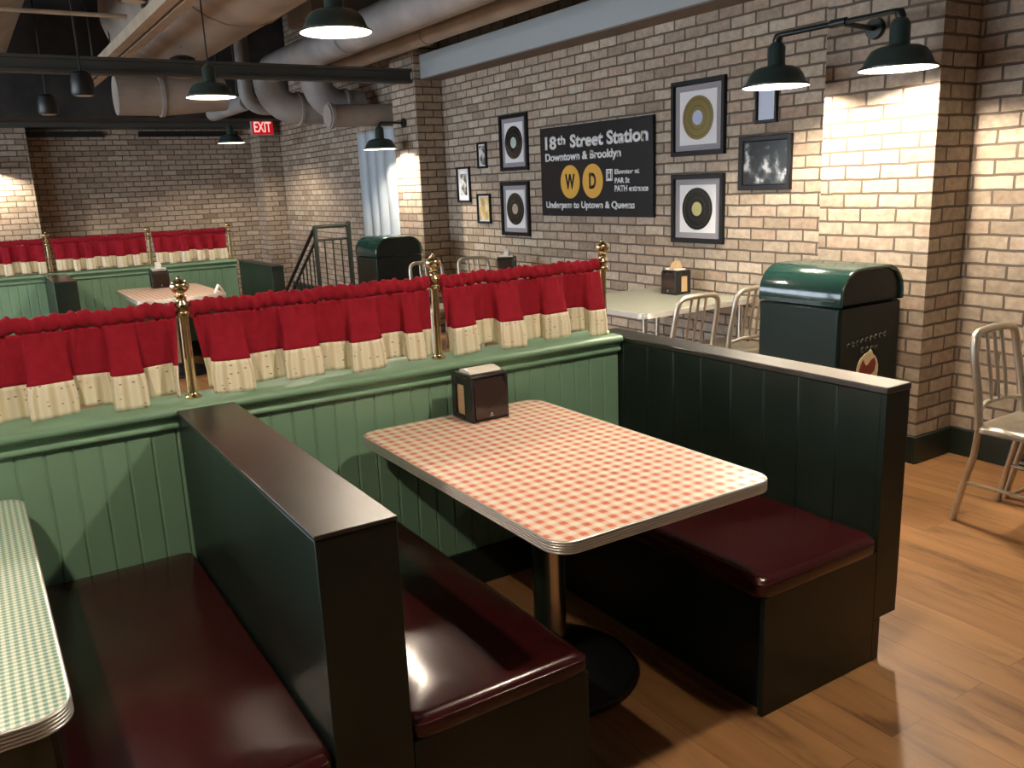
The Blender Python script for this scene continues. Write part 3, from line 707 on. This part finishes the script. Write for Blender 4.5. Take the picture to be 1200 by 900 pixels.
for cy, ch in ((6.094, 'W'), (5.780, 'D')):
    dsc = MB().prism([(cy + .138 * math.cos(2 * PI * k / 40), 1.570 + .140 * math.sin(2 * PI * k / 40)) for k in range(40)], 'x', SX - .0035, SX - .0006).build('route_disc', M['yellow'], r)
    def onwall2(u, v, w): return (SX - .0036 - w, -u, v)
    hw = .070 if ch == 'W' else .046
    put_text(ch, M['sign'], dsc, (-cy - hw, -cy + hw, 1.507, 1.636), onwall2, .03)
pg = B(SX - .003, SX - .0006, 5.521, 5.602, 1.566, 1.659).build('lift_pictogram', M['white'], r)
px = MB().box(SX - .0045, SX - .003, 5.548, 5.575, 1.585, 1.625).sphere((SX - .003, 5.561, 1.640), .009, 8, 4).box(SX - .0045, SX - .003, 5.530, 5.536, 1.575, 1.650).box(SX - .0045, SX - .003, 5.587, 5.593, 1.575, 1.650)
px.build('pictogram_figure', M['sign'], pg)

# ------------------------------------------------------------------ framed pictures on the brick wall
def framed(y0, y1, z0, z1, label, fw=.035, d=.028, group=None):
    """y0 = right edge (nearer), y1 = left edge"""
    r = thing('picture_frame', label, 'picture', (WX, (y0 + y1) / 2, (z0 + z1) / 2), group)
    a, b = WX - d, WX - .001
    loops = []
    for ins, x in ((0, b), (0, a + .004), (.004, a), (fw - .006, a), (fw, a + .008), (fw, b - .008)):
        loops.append([(x, y0 + ins, z0 + ins), (x, y1 - ins, z0 + ins), (x, y1 - ins, z1 - ins), (x, y0 + ins, z1 - ins)])
    MB().rings(loops, False, False).build('frame', M['frame'], r)
    return r, WX - .010
def plate(r, name, y0, y1, z0, z1, x, m, t=.002): return B(x - t, x, y0, y1, z0, z1).build(name, M[m], r)
def disc_(r, name, cy, cz, rad, x, m, t=.002, n=40):
    return MB().prism([(cy + rad * math.cos(2 * PI * k / n), cz + rad * math.sin(2 * PI * k / n)) for k in range(n)], 'x', x - t, x).build(name, M[m], r, smooth=True, angle=50)
def record(y0, y1, z0, z1, label, rm, lm):
    r, x = framed(y0, y1, z0, z1, label, group='framed records on the brick wall')
    plate(r, 'outer_mount', y0 + .03, y1 - .03, z0 + .03, z1 - .03, x + .004, 'mat_grey')
    plate(r, 'inner_mount', y0 + .082, y1 - .082, z0 + .075, z1 - .075, x + .0015, 'mat_white')
    cy, cz = (y0 + y1) / 2, (z0 + z1) / 2
    rc = disc_(r, 'record', cy, cz, .150, x - .001, rm, .003)
    for rr in (.128, .082): disc_rim(rc, cy, cz, rr, x - .004)
    disc_(rc, 'record_label', cy, cz, .050, x - .0045, lm, .001, 28)
    return r
def disc_rim(par, cy, cz, rad, x):
    MB().rings([[(x - .0004 * k2, cy + (rad + dr) * math.cos(2 * PI * k / 40), cz + (rad + dr) * math.sin(2 * PI * k / 40)) for k in range(40)] for dr, k2 in ((-.002, 0), (0, 1), (.002, 0))], False, False).build('groove_ring', M['groove'], par, smooth=True)
record(4.327, 4.854, 1.719, 2.237, 'framed gold record with pale blue label, upper right of the station sign', 'gold', 'lab_blue')
record(4.328, 4.851, 1.100, 1.590, 'framed black record with olive label, lower right of the station sign', 'record', 'lab_olive')
record(6.760, 7.239, 1.692, 2.205, 'framed black record with pale green label, upper left of the station sign', 'record', 'lab_green')
record(6.766, 7.257, 1.084, 1.590, 'framed dark record with tan label, lower left of the station sign', 'record', 'lab_tan')
def print_(y0, y1, z0, z1, label, m, mount=.03, fw=.022, mm='mat_white'):
    r, x = framed(y0, y1, z0, z1, label, fw=fw, d=.024, group='small framed prints on the brick wall')
    plate(r, 'mount', y0 + fw - .004, y1 - fw + .004, z0 + fw - .004, z1 - fw + .004, x + .004, mm)
    plate(r, 'print', y0 + fw + mount, y1 - fw - mount, z0 + fw + mount, z1 - fw - mount, x + .0015, m)
print_(3.757, 4.198, 1.469, 1.818, 'wide framed dark photograph of a group, left of the near brick pier', 'picA', .006, .036, 'frame')
print_(3.885, 4.065, 1.893, 2.190, 'small pale blue framed print half hidden by the far shade of the double lamp', 'picD', .004)
print_(7.857, 8.126, 1.402, 1.764, 'tall framed grey print with wide white mount nearest the middle pier', 'picB', .050)
print_(7.502, 7.678, 1.734, 1.989, 'smallest framed print, grey, above and left of the lower row by the upper left record', 'picB', .012)
print_(7.467, 7.726, 1.191, 1.487, 'framed yellow print left of the lower left record', 'picC', .012)

# ------------------------------------------------------------------ exit sign, railing
r = thing('exit_sign', 'lit red exit sign hanging in front of the far brick pier', 'sign', (4.22, 13.72, 2.56))
B(4.055, 4.40, 13.70, 13.76, 2.455, 2.700).build('housing', M['housing'], r, bevel=.004)
fc = B(4.068, 4.388, 13.694, 13.699, 2.468, 2.688).build('face', M['exit_red'], r)
put_text('EXIT', M['exit_white'], fc, (4.095, 4.362, 2.500, 2.655), lambda u, v, w: (u, 13.6935 - w, v), .02)
MB().tube([(4.22, 13.73, 2.70), (4.22, 13.73, CZ - .001)], .01, 8).build('hanger', M['fixture'], r)
r = thing('stair_railing', 'dark green metal stair railing with balusters in front of the far brick wall', 'railing', (3.77, 9.9, 0))
XA, XC, YR, ZR = 3.555, 3.975, 9.90, 1.165
MB().box(XA - .022, XA + .022, YR - .022, YR + .022, 0, ZR + .01).build('post', M['rail'], r, bevel=.004)
MB().box(XC - .022, XC + .022, YR - .022, YR + .022, 0, ZR + .01).sphere((XC, YR, ZR + .02), .03, 12, 6).build('post', M['rail'], r)
MB().tube([(XA, YR, ZR), (XC, YR, ZR)], .022, 10).build('hand_rail', M['rail'], r, smooth=True)
MB().tube([(XA, YR, ZR - .155), (XC, YR, ZR - .155)], .014, 8).build('lower_rail', M['rail'], r, smooth=True)
MB().tube([(XA, YR, .08), (XC, YR, .08)], .014, 8).build('lower_rail', M['rail'], r, smooth=True)
for k in range(1, 4):
    x = XA + (XC - XA) * k / 4
    MB().tube([(x, YR, .08), (x, YR, ZR - .155)], .009, 8).build('baluster', M['rail'], r, smooth=True)
SL = -.66
def slz(y, z): return z + SL * (y - YR)
YE = YR + 1.42
MB().tube([(XA, YR, ZR), (XA, YE, slz(YE, ZR))], .022, 10).build('sloping_hand_rail', M['rail'], r, smooth=True)
MB().tube([(XA, YR, ZR - .155), (XA, YE, slz(YE, ZR - .155))], .018, 8).build('sloping_lower_rail', M['rail'], r, smooth=True)
for k in range(1, 10):
    y = YR + .14 * k
    MB().tube([(XA, y, 0), (XA, y, slz(y, ZR - .155))], .009, 8).build('baluster', M['rail'], r, smooth=True)
MB().tube([(XA, YE, 0), (XA, YE, slz(YE, ZR))], .02, 8).build('end_post', M['rail'], r, smooth=True)

# ------------------------------------------------------------------ pipes and ducts
def pipe_y(name, label, x, z, rad, y0, y1, m, flanges=()):
    o = thing(name, label, 'pipe' if 'pipe' in name else 'duct', (x, (y0 + y1) / 2, z))
    MB().tube([(x, y0, z), (x, y1, z)], rad, 28).build('run', m, o, smooth=True)
    for f in flanges: MB().tube([(x, f, z), (x, f + .035, z)], rad + .012, 28).build('joint_collar', m, o, smooth=True)
    h = MB()
    for y in (y0 + .25 * (y1 - y0), y1 - .25 * (y1 - y0)):
        h.tube([(x, y, z + rad), (x, y, CZ)], .008, 6)
    h.build('hanger_rod', M['beam'], o)
    return o
pipe_y('ceiling_pipe', 'slim tan ceiling pipe running nearest the blue grey beam over the brick wall', 4.00, 2.965, .082, 1.5, 11.0, M['pipe'], (4.6, 7.6))
pipe_y('ceiling_pipe', 'thicker tan ceiling pipe running beside the slim one above the nearest pendant', 3.74, 3.09, .14, 1.5, 9.91, M['pipe'], (5.6,))
pipe_y('air_duct', 'very large round tan air duct running overhead behind the pendant cords', 2.26, 3.56, .62, 3.2, 10.7, M['duct'], (5.4, 7.6))
pipe_y('ceiling_pipe', 'grey ceiling pipe between the large round duct and the tan pipes', 3.38, 2.99, .155, 5.0, 10.35, M['duct_grey'], (8.0,))
pipe_y('air_duct', 'dim round duct overhead at the upper left edge of the view', .50, 3.50, .36, 3.2, 12.8, M['duct_grey'], (6.4,))
pipe_y('ceiling_pipe', 'short grey pipe running away to the left of the elbow ducts', 3.36, 2.72, .10, 11.4, 13.15, M['duct_grey'], ())
r = thing('box_duct', 'square grey duct box hanging above the nearest pendant lamp', 'duct', (3.75, 9.0, 3.6))
B(3.28, 4.28, 8.62, 9.4, 3.26, 4.10).build('box', M['duct_grey'], r, bevel=.006)
MB().box(3.26, 4.30, 8.60, 8.62, 3.24, 4.12).build('end_flange', M['duct_grey'], r)
MB().tube([(3.4, 9.0, 4.1), (3.4, 9.0, CZ)], .01, 6).tube([(4.2, 9.0, 4.1), (4.2, 9.0, CZ)], .01, 6).build('hanger', M['beam'], r)
r = thing('ceiling_strut', 'pair of tan metal struts running away along the dark ceiling at left', 'strut', (1.6, 8, 2.95))
for x in (1.535, 1.655): B(x - .045, x + .045, 3.2, 12.4, 2.93, 3.02).build('channel', M['strut'], r, bevel=.003)
for y in (4.5, 7.5, 10.5): MB().box(1.47, 1.72, y, y + .05, 3.02, 3.05).tube([(1.50, y + .02, 3.05), (1.50, y + .02, CZ)], .008, 6).tube([(1.69, y + .02, 3.05), (1.69, y + .02, CZ)], .008, 6).build('hanger', M['beam'], r)
r = thing('cross_duct', 'large round duct lying across the room below the cross beam, behind the middle pendant', 'duct', (2.2, 10.2, 2.61))
MB().tube([(1.62, 10.2, 2.64), (2.05, 10.2, 2.64)], [.20, .20], 28).build('end_section', M['duct'], r, smooth=True)
MB().tube([(1.8, 10.2, 2.8), (1.8, 10.2, 3.14)], .01, 6).tube([(2.5, 10.2, 2.8), (2.5, 10.2, 2.985)], .01, 6).build('hanger', M['beam'], r)
MB().tube([(2.05, 10.2, 2.64), (2.09, 10.2, 2.64)], .215, 28).build('joint_collar', M['duct_grey'], r, smooth=True)
MB().tube([(2.09, 10.2, 2.64), (2.75, 10.2, 2.68)], [.20, .18], 28).build('run', M['duct'], r, smooth=True)
for k, (x, lab) in enumerate(((3.38, 'left elbow duct dropping and turning right under the cross beam'), (3.80, 'right elbow duct with raised collar turning right under the cross beam'))):
    r = thing('elbow_duct', lab, 'duct', (x, 10.1, 2.9))
    rad = .180; cx = x + .30; y = 10.1 - .0 + (.0 if k else .44)
    pts = [(x, y, 3.0), (x, y, 2.86)] + [(cx - .30 * math.cos(a), y, 2.86 - .30 * math.sin(a)) for a in [PI / 2 * q / 6 for q in range(1, 7)]] + [(4.35 if k else 4.1, y, 2.56)]
    MB().tube(pts, rad, 24).build('bend', M['duct_grey'], r, smooth=True, angle=60)
    MB().tube([(cx + .02, y, 2.56), (cx + .055, y, 2.56)], rad + .02, 24).build('joint_collar', M['duct'], r, smooth=True)
r = thing('elbow_duct', 'slim elbow pipe left of the two large elbow ducts', 'duct', (3.2, 10.9, 2.8))
MB().tube([(3.20, 10.9, CZ), (3.20, 10.9, 2.80)] + [(3.40 - .20 * math.cos(a), 10.9, 2.80 - .20 * math.sin(a)) for a in [PI / 2 * q / 6 for q in range(1, 7)]] + [(4.2, 10.9, 2.60)], .085, 18).build('bend', M['duct_grey'], r, smooth=True, angle=60)
r = thing('cross_pipe', 'tan pipe running into the brick wall above the pale blue riser pipes', 'pipe', (4.2, 9.7, 2.45))
MB().tube([(3.72, 9.62, 2.40), (WX, 9.62, 2.42)], .125, 20).build('run', M['duct'], r, smooth=True)
MB().tube([(3.74, 9.62, 2.40), (3.78, 9.62, 2.40)], .142, 20).build('joint_collar', M['duct_grey'], r, smooth=True)
for k, (y, rad) in enumerate(((9.22, .150), (9.585, .130), (9.86, .120), (10.12, .125))):
    lab = ('widest pale blue riser pipe beside the middle brick pier, lit by the wall lamp', 'pale blue riser pipe second from the middle brick pier', 'pale blue riser pipe third from the middle brick pier', 'pale blue riser pipe furthest from the middle brick pier, next to the bare brick')[k]
    r = thing('riser_pipe', lab, 'pipe', (WX - rad, y, 0), 'pale blue riser pipes')
    MB().tube([(WX - rad - .002, y, 0), (WX - rad - .002, y, 2.22)], rad, 24).build('run', M['riser'], r, smooth=True)
    MB().tube([(WX - rad - .001, y, 2.22), (WX - rad - .001, y, 2.25)], rad, 24).build('cap_ring', M['duct_grey'], r, smooth=True)
tag(MB().tube([(-3.0, 8.1, 3.05), (1.46, 8.1, 3.05)], .018, 10).build('conduit_pipe', M['strut'], None, smooth=True), 'thin tan conduit crossing the dark ceiling at upper left', 'pipe')
def spot(x, y, z, lab, s=1.0, top=None):
    r = thing('track_spotlight', lab, 'spotlight', (x, y, z), 'black ceiling spotlights')
    MB().lathe([(.085 * s, 0), (.095 * s, .02), (.088 * s, .12), (.075 * s, .17), (.045 * s, .19)], (x, y, z), 20).build('can', M['iron'], r, smooth=True)
    MB().tube([(x, y, z + .18 * s), (x, y, top or CZ)], .008, 8).build('stem', M['iron'], r)
    MB().lathe([(.07 * s, -.002), (.06 * s, -.006)], (x, y, z), 20).build('lens_ring', M['chrome'], r)
spot(1.06, 8.20, 2.43, 'black can spotlight hanging below the cross beam at upper left')
spot(.95, 10.0, 2.43, 'small black spotlight hanging over the far wall, left of the tan struts')
spot(2.07, 9.0, 2.70, 'black bottle-shaped spotlight just above the cross beam, left of the middle pendant', 1.5, 2.985)
spot(1.13, 6.0, 2.76, 'black spotlight at the top edge, left of the tan struts')
